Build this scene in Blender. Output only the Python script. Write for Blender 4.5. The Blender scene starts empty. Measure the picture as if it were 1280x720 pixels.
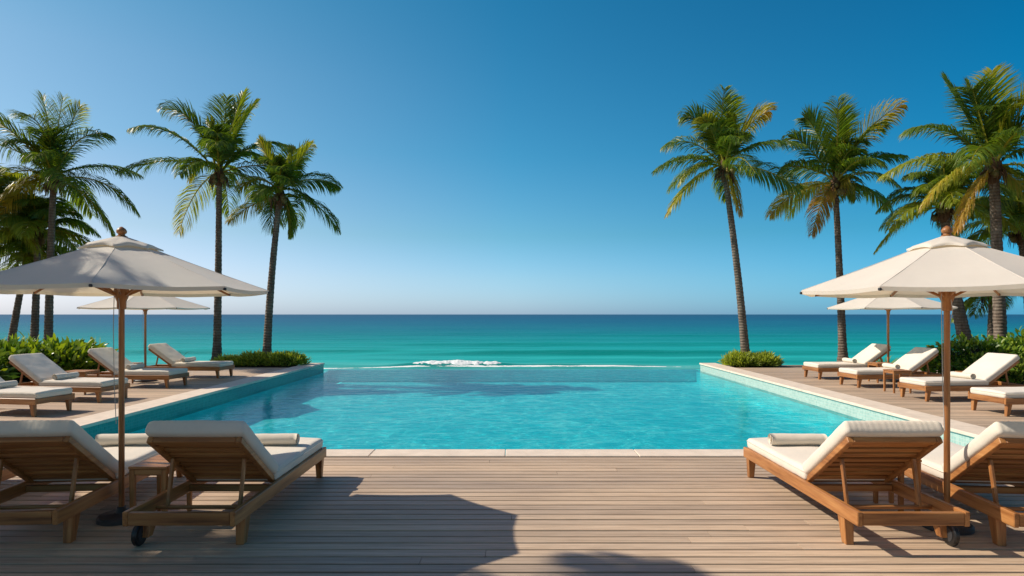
import bpy, bmesh, math, random
from mathutils import Vector, Matrix, noise
R = math.radians
rnd = random.Random(7)
scene = bpy.context.scene
col = scene.collection
EYE, F = 1.6, 800.0            # eye height (m), focal length in photo pixels (1280 wide)

def px(x, y, D):               # photo measurement -> point at distance D
    return Vector(((x-640)*D/F, D, EYE-(y-393)*D/F))

# ------------------------------------------------------------------ materials
def new_mat(name):
    m = bpy.data.materials.new(name); m.use_nodes = True
    nt = m.node_tree; nt.nodes.clear()
    out = nt.nodes.new('ShaderNodeOutputMaterial')
    return m, nt, out
def N(nt, kind, **kw):
    n = nt.nodes.new(kind)
    for k, v in kw.items():
        if k.startswith('i_'): n.inputs[k[2:].replace('_', ' ')].default_value = v
        else: setattr(n, k, v)
    return n
def L(nt, a, b): nt.links.new(a, b)
def ramp(nt, fac, stops, interp='LINEAR'):
    r = nt.nodes.new('ShaderNodeValToRGB'); r.color_ramp.interpolation = interp
    e = r.color_ramp.elements
    while len(e) > 1: e.remove(e[-1])
    e[0].position = stops[0][0]; e[0].color = (*stops[0][1], 1)
    for p, c in stops[1:]:
        x = e.new(p); x.color = (*c, 1)
    L(nt, fac, r.inputs[0]); return r.outputs[0]
def coords(nt, kind='Object', scale=(1,1,1)):
    tc = nt.nodes.new('ShaderNodeTexCoord'); mp = nt.nodes.new('ShaderNodeMapping')
    mp.inputs['Scale'].default_value = scale
    L(nt, tc.outputs[kind], mp.inputs[0]); return mp.outputs[0]
def noise_tex(nt, vec, scale, detail=4, rough=.55):
    n = nt.nodes.new('ShaderNodeTexNoise'); n.inputs['Scale'].default_value = scale
    n.inputs['Detail'].default_value = detail; n.inputs['Roughness'].default_value = rough
    L(nt, vec, n.inputs['Vector']); return n.outputs['Fac']
def mix(nt, fac, a, b, mode='MIX'):
    m = nt.nodes.new('ShaderNodeMix'); m.data_type = 'RGBA'; m.blend_type = mode
    if isinstance(fac, (int, float)): m.inputs['Factor'].default_value = fac
    else: L(nt, fac, m.inputs['Factor'])
    for s, v in ((6, a), (7, b)):
        if isinstance(v, tuple): m.inputs[s].default_value = (*v, 1)
        else: L(nt, v, m.inputs[s])
    return m.outputs[2]
def math_n(nt, op, a, b=None, clamp=False):
    m = nt.nodes.new('ShaderNodeMath'); m.operation = op; m.use_clamp = clamp
    for s, v in ((0, a), (1, b)):
        if v is None: continue
        if isinstance(v, (int, float)): m.inputs[s].default_value = v
        else: L(nt, v, m.inputs[s])
    return m.outputs[0]
def bump(nt, h, strength=.3, dist=.01):
    b = nt.nodes.new('ShaderNodeBump'); b.inputs['Strength'].default_value = strength
    b.inputs['Distance'].default_value = dist; L(nt, h, b.inputs['Height']); return b.outputs[0]
def principled(nt, out, color, rough=.5, normal=None, spec=.5):
    p = nt.nodes.new('ShaderNodeBsdfPrincipled')
    if isinstance(color, tuple): p.inputs['Base Color'].default_value = (*color, 1)
    else: L(nt, color, p.inputs['Base Color'])
    if isinstance(rough, (int, float)): p.inputs['Roughness'].default_value = rough
    else: L(nt, rough, p.inputs['Roughness'])
    p.inputs['Specular IOR Level'].default_value = spec
    if normal is not None: L(nt, normal, p.inputs['Normal'])
    L(nt, p.outputs[0], out.inputs[0]); return p

def teak(name, axis):
    m, nt, out = new_mat(name)
    s = [26, 26, 26]; s[axis] = 1.6
    v = coords(nt, 'Object', tuple(s))
    oi = nt.nodes.new('ShaderNodeObjectInfo')
    add = nt.nodes.new('ShaderNodeVectorMath'); add.operation = 'ADD'
    L(nt, v, add.inputs[0]); L(nt, oi.outputs['Random'], add.inputs[1])
    n1 = noise_tex(nt, add.outputs[0], 1.0, 6, .65)
    s2 = [5, 5, 5]; s2[axis] = .7
    n2 = noise_tex(nt, coords(nt, 'Object', tuple(s2)), 1.0, 3)
    c = ramp(nt, n1, [(.28, (.17,.06,.018)), (.48, (.40,.17,.052)), (.7, (.55,.28,.10))])
    c2 = ramp(nt, n2, [(.3, (.62,.58,.56)), (.7, (1.1,1.05,1.0))])
    c = mix(nt, .8, c, c2, 'MULTIPLY')
    principled(nt, out, c, .42, bump(nt, n1, .25, .004), .45)
    return m
TK = [teak('teak_wood_across', 0), teak('teak_wood_along', 1), teak('teak_wood_upright', 2)]

def deck_mat():
    m, nt, out = new_mat('weathered_deck_boards')
    at = N(nt, 'ShaderNodeAttribute', attribute_name='board')
    v = coords(nt, 'Object', (1.1, 34, 34))
    off = nt.nodes.new('ShaderNodeVectorMath'); off.operation = 'MULTIPLY_ADD'
    L(nt, at.outputs['Color'], off.inputs[0]); off.inputs[1].default_value = (37, 11, 5); L(nt, v, off.inputs[2])
    n1 = noise_tex(nt, off.outputs[0], 1.0, 7, .68)
    n2 = noise_tex(nt, coords(nt, 'Object', (.35, 1.4, 1)), 1.0, 4)
    n3 = noise_tex(nt, coords(nt, 'Object', (6, 90, 90)), 1.0, 3)
    c = ramp(nt, n1, [(.25, (.32,.23,.158)), (.5, (.545,.41,.29)), (.75, (.70,.55,.41))])
    sep = nt.nodes.new('ShaderNodeSeparateColor'); L(nt, at.outputs['Color'], sep.inputs[0])
    tone = ramp(nt, sep.outputs[0], [(0, (.80,.79,.79)), (.5, (.96,.95,.94)), (1, (1.12,1.10,1.07))])
    c = mix(nt, 1.0, c, tone, 'MULTIPLY')
    c = mix(nt, .7, c, ramp(nt, n2, [(.3, (.78,.78,.79)), (.65, (1.1,1.09,1.06))]), 'MULTIPLY')
    c = mix(nt, .25, c, ramp(nt, n3, [(.35, (.6,.6,.6)), (.6, (1.1,1.1,1.1))]), 'MULTIPLY')
    rg = ramp(nt, n2, [(.3, (.5,.5,.5)), (.7, (.68,.68,.68))])
    principled(nt, out, c, rg, bump(nt, n1, .35, .004), .4)
    return m
def simple(name, color, rough=.6, var=.12, scale=6, bmp=.2, bdist=.003, spec=.5, metal=0):
    m, nt, out = new_mat(name)
    n = noise_tex(nt, coords(nt), scale, 5)
    lo = tuple(c*(1-var) for c in color); hi = tuple(min(1, c*(1+var)) for c in color)
    p = principled(nt, out, ramp(nt, n, [(.3, lo), (.7, hi)]), rough, bump(nt, noise_tex(nt, coords(nt), scale*9, 4), bmp, bdist), spec)
    p.inputs['Metallic'].default_value = metal
    return m
def cloth(name, color, transl=.0, weave=420):
    m, nt, out = new_mat(name)
    n = noise_tex(nt, coords(nt), 3.0, 4)
    lo = tuple(c*.93 for c in color)
    c = ramp(nt, n, [(.3, lo), (.7, color)])
    w = noise_tex(nt, coords(nt), weave, 2)
    big = noise_tex(nt, coords(nt), 7, 3)
    h = math_n(nt, 'ADD', math_n(nt, 'MULTIPLY', w, .12), big)
    nb = bump(nt, h, .35, .012)
    d = nt.nodes.new('ShaderNodeBsdfPrincipled'); L(nt, c, d.inputs['Base Color']); d.inputs['Roughness'].default_value = .9
    d.inputs['Specular IOR Level'].default_value = .15; d.inputs['Sheen Weight'].default_value = .15; L(nt, nb, d.inputs['Normal'])
    if transl > 0:
        t = nt.nodes.new('ShaderNodeBsdfTranslucent'); t.inputs[0].default_value = (color[0], color[1]*.86, color[2]*.62, 1)
        mx = nt.nodes.new('ShaderNodeMixShader'); mx.inputs[0].default_value = transl
        L(nt, d.outputs[0], mx.inputs[1]); L(nt, t.outputs[0], mx.inputs[2]); L(nt, mx.outputs[0], out.inputs[0])
    else: L(nt, d.outputs[0], out.inputs[0])
    return m
def leaf_mat(name, stops, transl=.35, rough=.38):
    m, nt, out = new_mat(name)
    at = N(nt, 'ShaderNodeAttribute', attribute_name='tint')
    c = ramp(nt, at.outputs['Fac'], stops)
    n = noise_tex(nt, coords(nt), 2.2, 3)
    c = mix(nt, .6, c, ramp(nt, n, [(.3, (.7,.75,.7)), (.7, (1.2,1.15,1.0))]), 'MULTIPLY')
    d = nt.nodes.new('ShaderNodeBsdfPrincipled'); L(nt, c, d.inputs['Base Color']); d.inputs['Roughness'].default_value = rough
    d.inputs['Specular IOR Level'].default_value = .5
    t = nt.nodes.new('ShaderNodeBsdfTranslucent')
    L(nt, mix(nt, 1.0, c, (1.5, 1.45, .55), 'MULTIPLY'), t.inputs[0])
    mx = nt.nodes.new('ShaderNodeMixShader'); mx.inputs[0].default_value = transl
    L(nt, d.outputs[0], mx.inputs[1]); L(nt, t.outputs[0], mx.inputs[2]); L(nt, mx.outputs[0], out.inputs[0])
    return m
def trunk_mat():
    m, nt, out = new_mat('ringed_palm_bark')
    v = coords(nt, 'Object', (1, 1, 1))
    w = nt.nodes.new('ShaderNodeTexWave'); w.bands_direction = 'Z'; w.inputs['Scale'].default_value = 3.6
    w.inputs['Distortion'].default_value = 2.4; w.inputs['Detail'].default_value = 3; L(nt, v, w.inputs[0])
    n = noise_tex(nt, coords(nt, 'Object', (9, 9, 3)), 1.0, 6, .7)
    c = ramp(nt, n, [(.25, (.075,.052,.04)), (.5, (.17,.13,.10)), (.75, (.28,.235,.19))])
    c = mix(nt, .6, c, ramp(nt, w.outputs[0], [(0, (.45,.42,.4)), (.35, (1.05,1.05,1.05))]), 'MULTIPLY')
    h = math_n(nt, 'ADD', n, w.outputs[0])
    principled(nt, out, c, .85, bump(nt, h, .6, .02), .2)
    return m
def tile_mat(name, a, b, grout, size, rough=.25):
    # small square mosaic, works on walls along X or along Y
    m, nt, out = new_mat(name)
    tc = nt.nodes.new('ShaderNodeTexCoord'); sp = nt.nodes.new('ShaderNodeSeparateXYZ'); L(nt, tc.outputs['Object'], sp.inputs[0])
    s = math_n(nt, 'ADD', sp.outputs[0], sp.outputs[1])
    geo = nt.nodes.new('ShaderNodeNewGeometry'); sn = nt.nodes.new('ShaderNodeSeparateXYZ'); L(nt, geo.outputs['Normal'], sn.inputs[0])
    up = math_n(nt, 'GREATER_THAN', math_n(nt, 'ABSOLUTE', sn.outputs[2]), .5)
    cu = nt.nodes.new('ShaderNodeMix'); L(nt, up, cu.inputs[0]); L(nt, s, cu.inputs[2]); L(nt, sp.outputs[0], cu.inputs[3])
    cv = nt.nodes.new('ShaderNodeMix'); L(nt, up, cv.inputs[0]); L(nt, sp.outputs[2], cv.inputs[2]); L(nt, sp.outputs[1], cv.inputs[3])
    cb = nt.nodes.new('ShaderNodeCombineXYZ'); L(nt, cu.outputs[0], cb.inputs[0]); L(nt, cv.outputs[0], cb.inputs[1])
    br = nt.nodes.new('ShaderNodeTexBrick'); br.offset = 0; br.squash = 1
    L(nt, cb.outputs[0], br.inputs['Vector'])
    br.inputs['Scale'].default_value = 1; br.inputs['Brick Width'].default_value = size; br.inputs['Row Height'].default_value = size
    br.inputs['Mortar Size'].default_value = size*.07; br.inputs['Mortar Smooth'].default_value = .2; br.inputs['Bias'].default_value = 0
    br.inputs['Color1'].default_value = (*a, 1); br.inputs['Color2'].default_value = (*b, 1); br.inputs['Mortar'].default_value = (*grout, 1)
    principled(nt, out, br.outputs['Color'], rough, None, .5)
    return m

M = {}
M['deck'] = deck_mat()
M['stone'] = simple('pale_travertine_coping', (.76,.64,.51), .62, .10, 5, .25, .002)
M['cushion'] = cloth('cream_canvas_cushion', (.76,.69,.585))
M['towel'] = cloth('ivory_towelling', (.74,.67,.56), 0, 160)
M['canopy'] = cloth('cream_parasol_canvas', (.84,.80,.72), .28)
M['gap_shade'] = simple('dark_slat_gap_shade', (.014,.010,.008), .95, .2, 20)  # near-black, paints shade into the gaps between backrest slats
M['black'] = simple('black_rubber', (.012,.012,.013), .35, .1, 8, .1)
M['metal'] = simple('brushed_steel', (.45,.45,.46), .3, .05, 8, .05, .001, .5, 1.0)
M['cast'] = simple('charcoal_cast_base', (.035,.035,.038), .55, .15, 9, .25, .003)
M['darkvoid'] = simple('dark_subfloor', (.02,.016,.013), .9)
M['soil'] = simple('sandy_soil', (.20,.15,.10), .95, .3, 2, .5, .02)
M['cord'] = simple('pale_cord', (.45,.44,.42), .8)
M['trunk'] = trunk_mat()
M['fibre'] = simple('brown_palm_fibre', (.11,.06,.03), .95, .4, 12, .6, .02)
M['nut'] = simple('green_brown_coconut', (.13,.10,.025), .5, .4, 5, .1)
M['palm'] = leaf_mat('palm_frond_leaf', [(0, (.052,.105,.018)), (.3, (.12,.20,.024)), (.6, (.32,.35,.036)), (.8, (.48,.36,.055)), (1, (.44,.23,.08))], .45, .42)
M['hedge'] = leaf_mat('glossy_hedge_leaf', [(0, (.018,.050,.009)), (.5, (.075,.17,.018)), (1, (.32,.42,.035))], .3, .34)
M['bush'] = leaf_mat('pale_ground_shrub_leaf', [(0, (.10,.15,.02)), (.5, (.30,.38,.05)), (1, (.58,.60,.10))], .35, .5)
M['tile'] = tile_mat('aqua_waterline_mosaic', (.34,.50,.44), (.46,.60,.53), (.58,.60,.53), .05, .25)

M['tile_shaded'] = tile_mat('shaded_waterline_mosaic', (.02,.22,.21), (.035,.29,.27), (.10,.30,.28), .05, .2)  # darker copy of the aqua mosaic, with the left wall's shade painted in
def floor_mat():
    m, nt, out = new_mat('turquoise_pool_plaster')
    n = noise_tex(nt, coords(nt), .6, 4)
    c = ramp(nt, n, [(.3, (.12,.96,.95)), (.7, (.18,.98,.97))])
    principled(nt, out, c, .8, None, .1)
    return m
M['pool_floor'] = floor_mat()

M['pool_side'] = simple('turquoise_wall_plaster', (.05,.80,.80), .8, .08, 2)
def pool_water():
    m, nt, out = new_mat('clear_pool_water')
    v = coords(nt, 'Object', (1, 1, 1))
    n1 = noise_tex(nt, coords(nt, 'Object', (1.2, 2.6, 1)), 1.6, 4, .5)
    n2 = noise_tex(nt, coords(nt, 'Object', (1.0, 1.9, 1)), 7.0, 3, .5)
    h = math_n(nt, 'ADD', n1, math_n(nt, 'MULTIPLY', n2, .28))
    nb = bump(nt, h, .40, .04)
    # caustic light painted into the water tint: paler threads pass more sunlight
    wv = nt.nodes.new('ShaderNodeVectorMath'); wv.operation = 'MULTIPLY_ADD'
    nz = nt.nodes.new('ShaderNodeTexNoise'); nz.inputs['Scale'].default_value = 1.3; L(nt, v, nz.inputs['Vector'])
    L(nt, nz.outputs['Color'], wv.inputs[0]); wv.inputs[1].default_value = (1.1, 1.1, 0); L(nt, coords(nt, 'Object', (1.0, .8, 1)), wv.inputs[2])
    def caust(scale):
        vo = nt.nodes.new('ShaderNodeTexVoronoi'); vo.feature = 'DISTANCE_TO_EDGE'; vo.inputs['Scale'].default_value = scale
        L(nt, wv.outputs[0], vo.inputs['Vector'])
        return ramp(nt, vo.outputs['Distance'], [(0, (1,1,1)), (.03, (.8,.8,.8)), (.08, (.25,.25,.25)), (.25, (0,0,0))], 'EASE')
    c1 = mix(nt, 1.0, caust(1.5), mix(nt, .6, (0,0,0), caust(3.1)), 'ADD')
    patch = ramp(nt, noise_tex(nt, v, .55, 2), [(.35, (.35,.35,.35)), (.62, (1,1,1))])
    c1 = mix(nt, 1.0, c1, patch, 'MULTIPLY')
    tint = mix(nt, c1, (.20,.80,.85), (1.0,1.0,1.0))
    tr = nt.nodes.new('ShaderNodeBsdfTransparent'); L(nt, tint, tr.inputs[0])
    gl = nt.nodes.new('ShaderNodeBsdfGlossy'); gl.inputs['Roughness'].default_value = .03; L(nt, nb, gl.inputs['Normal'])
    fr = nt.nodes.new('ShaderNodeFresnel'); fr.inputs[0].default_value = 1.33; L(nt, nb, fr.inputs['Normal'])
    fac = math_n(nt, 'MULTIPLY', fr.outputs[0], .60)
    mx = nt.nodes.new('ShaderNodeMixShader'); L(nt, fac, mx.inputs[0]); L(nt, tr.outputs[0], mx.inputs[1]); L(nt, gl.outputs[0], mx.inputs[2])
    L(nt, mx.outputs[0], out.inputs[0]); return m
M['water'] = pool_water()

def sea_mat():
    m, nt, out = new_mat('open_sea_water')
    geo = nt.nodes.new('ShaderNodeNewGeometry'); sp = nt.nodes.new('ShaderNodeSeparateXYZ'); L(nt, geo.outputs['Position'], sp.inputs[0])
    y = sp.outputs[1]; x = sp.outputs[0]
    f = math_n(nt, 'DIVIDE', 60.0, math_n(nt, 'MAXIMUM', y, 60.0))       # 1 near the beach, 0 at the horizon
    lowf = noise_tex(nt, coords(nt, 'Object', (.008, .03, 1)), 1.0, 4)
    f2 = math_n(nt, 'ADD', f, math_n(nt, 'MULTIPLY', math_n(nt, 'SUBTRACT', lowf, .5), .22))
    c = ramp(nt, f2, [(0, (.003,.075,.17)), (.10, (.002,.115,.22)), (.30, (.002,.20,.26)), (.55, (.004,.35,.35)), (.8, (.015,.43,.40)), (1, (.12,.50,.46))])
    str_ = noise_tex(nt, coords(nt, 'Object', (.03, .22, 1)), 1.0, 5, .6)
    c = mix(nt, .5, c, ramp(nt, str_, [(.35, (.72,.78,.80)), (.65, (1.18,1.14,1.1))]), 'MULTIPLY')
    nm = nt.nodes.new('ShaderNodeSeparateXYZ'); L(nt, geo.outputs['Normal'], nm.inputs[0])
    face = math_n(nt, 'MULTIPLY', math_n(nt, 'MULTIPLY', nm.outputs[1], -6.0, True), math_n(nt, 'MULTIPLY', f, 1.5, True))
    c = mix(nt, face, c, (.001, .225, .20))      # light through the steep swell faces, painted into the colour as green
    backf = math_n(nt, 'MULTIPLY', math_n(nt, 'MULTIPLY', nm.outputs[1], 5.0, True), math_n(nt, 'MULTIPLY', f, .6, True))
    c = mix(nt, backf, c, (.14, .42, .42))  # paler far slopes of the swell, shading painted by surface normal
    # foam on the lines where swell breaks
    fo = N(nt, 'ShaderNodeAttribute', attribute_name='foam')
    fn = noise_tex(nt, coords(nt, 'Object', (.35, .7, .7)), 1.0, 8, .75)
    fm = math_n(nt, 'GREATER_THAN', math_n(nt, 'ADD', math_n(nt, 'MULTIPLY', fo.outputs['Fac'], .55), math_n(nt, 'MULTIPLY', fn, .9)), .90)
    h1 = noise_tex(nt, coords(nt, 'Object', (.10, .35, 1)), 1.0, 6, .6)
    h2 = noise_tex(nt, coords(nt, 'Object', (.7, 1.7, 1)), 1.0, 5, .6)
    nb = bump(nt, math_n(nt, 'ADD', math_n(nt, 'MULTIPLY', h1, 1.0), math_n(nt, 'MULTIPLY', h2, .35)), .8, .9)
    d = nt.nodes.new('ShaderNodeBsdfDiffuse'); L(nt, mix(nt, fm, c, (.85,.87,.86)), d.inputs[0]); 
    g = nt.nodes.new('ShaderNodeBsdfGlossy'); g.inputs['Roughness'].default_value = .28; L(nt, nb, g.inputs['Normal'])
    fr = nt.nodes.new('ShaderNodeFresnel'); fr.inputs[0].default_value = 1.33; L(nt, nb, fr.inputs['Normal'])
    fac = math_n(nt, 'MULTIPLY', math_n(nt, 'MINIMUM', fr.outputs[0], .40), math_n(nt, 'SUBTRACT', .55, math_n(nt, 'MULTIPLY', fm, .6)))
    mx = nt.nodes.new('ShaderNodeMixShader'); L(nt, fac, mx.inputs[0]); L(nt, d.outputs[0], mx.inputs[1]); L(nt, g.outputs[0], mx.inputs[2])
    L(nt, mx.outputs[0], out.inputs[0]); return m
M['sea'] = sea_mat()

# ------------------------------------------------------------------ object helpers
def link(o, parent=None):
    col.objects.link(o)
    if parent: o.parent = parent
    return o
def mesh_obj(name, verts, faces, mat, parent=None, smooth=False, mats=None):
    me = bpy.data.meshes.new(name); me.from_pydata([tuple(v) for v in verts], [], faces)
    me.materials.append(mat)
    if mats:
        for m_ in mats: me.materials.append(m_)
    if smooth: me.polygons.foreach_set('use_smooth', [True]*len(me.polygons))
    me.update()
    return link(bpy.data.objects.new(name, me), parent)
class MB:
    def __init__(s): s.v = []; s.f = []
    def add(s, vs, fs):
        b = len(s.v); s.v += [Vector(v) for v in vs]; s.f += [tuple(b+i for i in f) for f in fs]
    def box(s, c, size, rot=None, ch=.004):            # chamfered box
        x, y, z = (q/2 for q in size); ch = min(ch, x*.45, y*.45, z*.45)
        bm = bmesh.new(); bmesh.ops.create_cube(bm, size=1)
        for v in bm.verts: v.co = Vector((v.co.x*2*x, v.co.y*2*y, v.co.z*2*z))
        if ch > 0: bmesh.ops.bevel(bm, geom=bm.edges[:], offset=ch, segments=1, affect='EDGES')
        mt = Matrix.Translation(c)
        if rot is not None: mt = mt @ rot.to_4x4()
        bm.verts.index_update()
        s.add([mt @ v.co for v in bm.verts], [[v.index for v in f.verts] for f in bm.faces]); bm.free()
    def bar(s, a, b, w, h, up=Vector((0,0,1)), ch=.004):  # box from a to b
        a, b = Vector(a), Vector(b); d = (b-a); ln = d.length; d.normalize()
        sd = d.cross(up).normalized(); u = sd.cross(d)
        rot = Matrix((sd, d, u)).transposed()
        s.box((a+b)/2, (w, ln, h), rot, ch)
    def frustum(s, a, b, wa, wb):                      # square leg, a=(bottom) b=(top), sizes (x,y)
        a, b = Vector(a), Vector(b); vs = []
        for p, w in ((a, wa), (b, wb)):
            for sx, sy in ((-1,-1),(1,-1),(1,1),(-1,1)): vs.append(p+Vector((sx*w[0]/2, sy*w[1]/2, 0)))
        bm = bmesh.new(); V = [bm.verts.new(v) for v in vs]
        for f in ((3,2,1,0),(4,5,6,7),(0,1,5,4),(1,2,6,5),(2,3,7,6),(3,0,4,7)): bm.faces.new([V[i] for i in f])
        bmesh.ops.bevel(bm, geom=bm.edges[:], offset=.004, segments=1, affect='EDGES'); bm.verts.index_update()
        s.add([v.co for v in bm.verts], [[v.index for v in f.verts] for f in bm.faces]); bm.free()
    def tube(s, pts, rad, n=10, cap=True):
        pts = [Vector(p) for p in pts]; rad = rad if isinstance(rad, (list, tuple)) else [rad]*len(pts)
        b = len(s.v); ref = None
        for i, p in enumerate(pts):
            t = (pts[min(i+1, len(pts)-1)]-pts[max(i-1, 0)]).normalized()
            if ref is None: ref = t.orthogonal().normalized()
            ref = (ref-t*ref.dot(t)).normalized(); q = t.cross(ref)
            for k in range(n):
                a = 2*math.pi*k/n; s.v.append(p+(ref*math.cos(a)+q*math.sin(a))*rad[i])
        for i in range(len(pts)-1):
            for k in range(n):
                s.f.append((b+i*n+k, b+i*n+(k+1)%n, b+(i+1)*n+(k+1)%n, b+(i+1)*n+k))
        if cap:
            s.f.append(tuple(b+k for k in range(n))[::-1]); s.f.append(tuple(b+(len(pts)-1)*n+k for k in range(n)))
    def lathe(s, prof, c=(0,0,0), n=24, rot=None):       # prof: (r,z)
        b = len(s.v); c = Vector(c)
        for r, z in prof:
            for k in range(n):
                a = 2*math.pi*k/n; p = Vector((r*math.cos(a), r*math.sin(a), z))
                if rot is not None: p = rot @ p
                s.v.append(c+p)
        for i in range(len(prof)-1):
            for k in range(n): s.f.append((b+i*n+k, b+i*n+(k+1)%n, b+(i+1)*n+(k+1)%n, b+(i+1)*n+k))
        s.f.append(tuple(b+k for k in range(n))[::-1]); s.f.append(tuple(b+(len(prof)-1)*n+k for k in range(n)))
    def build(s, name, mat, parent=None, smooth=False): return mesh_obj(name, s.v, s.f, mat, parent, smooth)
def smooth_by_angle(o, ang=40):
    me = o.data; me.polygons.foreach_set('use_smooth', [True]*len(me.polygons))
    try: me.set_sharp_from_angle(angle=R(ang))
    except Exception: pass
    return o
def struct(o): o['kind'] = 'structure'; return o
def tag(o, label, cat, group=None):
    o['label'] = label; o['category'] = cat
    if group: o['group'] = group
    return o
def empty(name, loc, rz=0):
    o = bpy.data.objects.new(name, None); o.empty_display_size = .2; o.location = loc; o.rotation_euler.z = rz
    return link(o)
def copy_tree(o, parent=None):
    c = o.copy(); link(c, parent)
    if parent: c.matrix_parent_inverse = o.matrix_parent_inverse.copy()
    for ch in [x for x in KIDS.get(o.name, [])]: copy_tree(ch, c)
    return c
KIDS = {}
def index_kids(root):
    for o in [x for x in bpy.data.objects if x.parent]: KIDS.setdefault(o.parent.name, [])
    KIDS.clear()
    for o in bpy.data.objects:
        if o.parent: KIDS.setdefault(o.parent.name, []).append(o)

# ------------------------------------------------------------------ setting: deck, pool, ground, sea
WL = -.25                              # pool water level
PX, PY0, PY1 = 6.15, 7.53, 21.5        # pool half width, near edge, infinity edge
def boards():
    verts, faces, cols = [], [], []
    def board(x0, x1, y, w):
        r = rnd.random(); g = rnd.random(); dz = rnd.uniform(-.0012, .0012); b = len(verts); c = .004
        for x in (x0, x1):
            for yy, zz in ((y, -.028), (y, -c+dz), (y+c, dz), (y+w-c, dz), (y+w, -c+dz), (y+w, -.028)): verts.append((x, yy, zz))
        fs = [(b+i, b+6+i, b+7+i, b+i+1) for i in range(5)] + [(b+5,b+4,b+3,b+2,b+1,b), (b+6,b+7,b+8,b+9,b+10,b+11)]
        faces.extend(fs); cols.extend([(r, g, 0, 1)]*sum(len(f) for f in fs))
    def run(x0, x1, y, w):
        x = x0 - rnd.uniform(0, 8)
        while x < x1:
            ln = rnd.choice((7.2, 8.4, 9.6)); a = max(x, x0); e = min(x+ln-.003, x1)
            if e-a > .05: board(a, e, y, w)
            x += ln
    pitch, w = .128, .109
    y = 7.18-pitch*89
    while y < 7.17:
        run(-14.5, 14.5, y, w); y += pitch
    y = 7.184
    while y < 19.2:
        run(-12.6, -6.665, y, w); run(6.665, 12.6, y, w); y += pitch
    me = bpy.data.meshes.new('deck'); me.from_pydata(verts, [], faces)
    ca = me.color_attributes.new('board', 'FLOAT_COLOR', 'CORNER')
    flat = [q for c_ in cols for q in c_]; ca.data.foreach_set('color', flat)
    me.materials.append(M['deck']); o = link(bpy.data.objects.new('deck', me)); struct(o)
boards()
mb = MB()
mb.box((0, 1.5, -.11), (29, 11.36, .1), ch=0); mb.box((-9.65, 13.2, -.11), (5.98, 12.0, .1), ch=0); mb.box((9.65, 13.2, -.11), (5.98, 12.0, .1), ch=0)
struct(mb.build('deck_underlay', M['darkvoid']))

def coping():
    mb = MB(); t = .05
    # front run, joints as measured (1.5 m slabs)
    xs = [-6.66, -4.61, -3.11, -1.61, -.075, 1.43, 2.93, 4.43, 6.66]
    for a, b in zip(xs[:-1], xs[1:]): mb.box(((a+b)/2, 7.36, -.012), (b-a-.006, .35, t), ch=.006)
    y = 7.545
    while y < 20.9:
        e = min(y+1.5, 20.95)
        for s in (-1, 1): mb.box((s*(PX+.24), (y+e)/2, -.012), (.52, e-y-.006, t), ch=.006)
        y = e+.0
    o = mb.build('pool_coping', M['stone']); struct(o)
coping()
# pool shell
def shell():
    mb = MB(); zf = WL-.42
    mb.add([(-PX-.02, PY0-.05, zf), (PX+.02, PY0-.05, zf), (PX+.02, PY1-.02, zf), (-PX-.02, PY1-.02, zf)], [(0,1,2,3)])
    o = mb.build('pool_floor', M['pool_floor']); struct(o)
    mb = MB()
    zt = WL-.06
    mb.box((-PX-.14, 14.5, (zf+zt)/2), (.24, 14.1, zt-zf), ch=0); mb.box((PX+.14, 14.5, (zf+zt)/2), (.24, 14.1, zt-zf), ch=0)
    mb.box((0, PY0-.15, (zf+zt)/2), (2*PX+.04, .2, zt-zf), ch=0)
    mb.box((0, PY1+.02, (zf+WL-.012)/2), (2*PX+.5, .14, WL-.012-zf), ch=.01)
    o = mb.build('pool_wall', M['pool_side']); struct(o)
    mb = MB()
    ml = MB(); ml.box((-(PX+.155), 14.23, (zt-.037)/2-.002), (.28, 13.45, -.04-zt), ch=.003); struct(ml.build('pool_tile_band', M['tile_shaded']))  # left band: shade of the wall facing away from the sun, as darker tile
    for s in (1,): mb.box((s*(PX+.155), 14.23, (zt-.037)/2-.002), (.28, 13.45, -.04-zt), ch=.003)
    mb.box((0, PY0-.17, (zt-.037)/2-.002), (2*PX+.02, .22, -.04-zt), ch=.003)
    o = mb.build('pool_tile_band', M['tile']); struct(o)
shell()
nx, ny = 60, 70
vs = [((-PX-.015)+(2*PX+.03)*i/nx, PY0-.055+(PY1+.10-PY0+.055)*j/ny, WL) for j in range(ny+1) for i in range(nx+1)]
fs = [(j*(nx+1)+i, j*(nx+1)+i+1, (j+1)*(nx+1)+i+1, (j+1)*(nx+1)+i) for j in range(ny) for i in range(nx)]
struct(mesh_obj('pool_water', vs, fs, M['water'], smooth=True))

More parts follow.
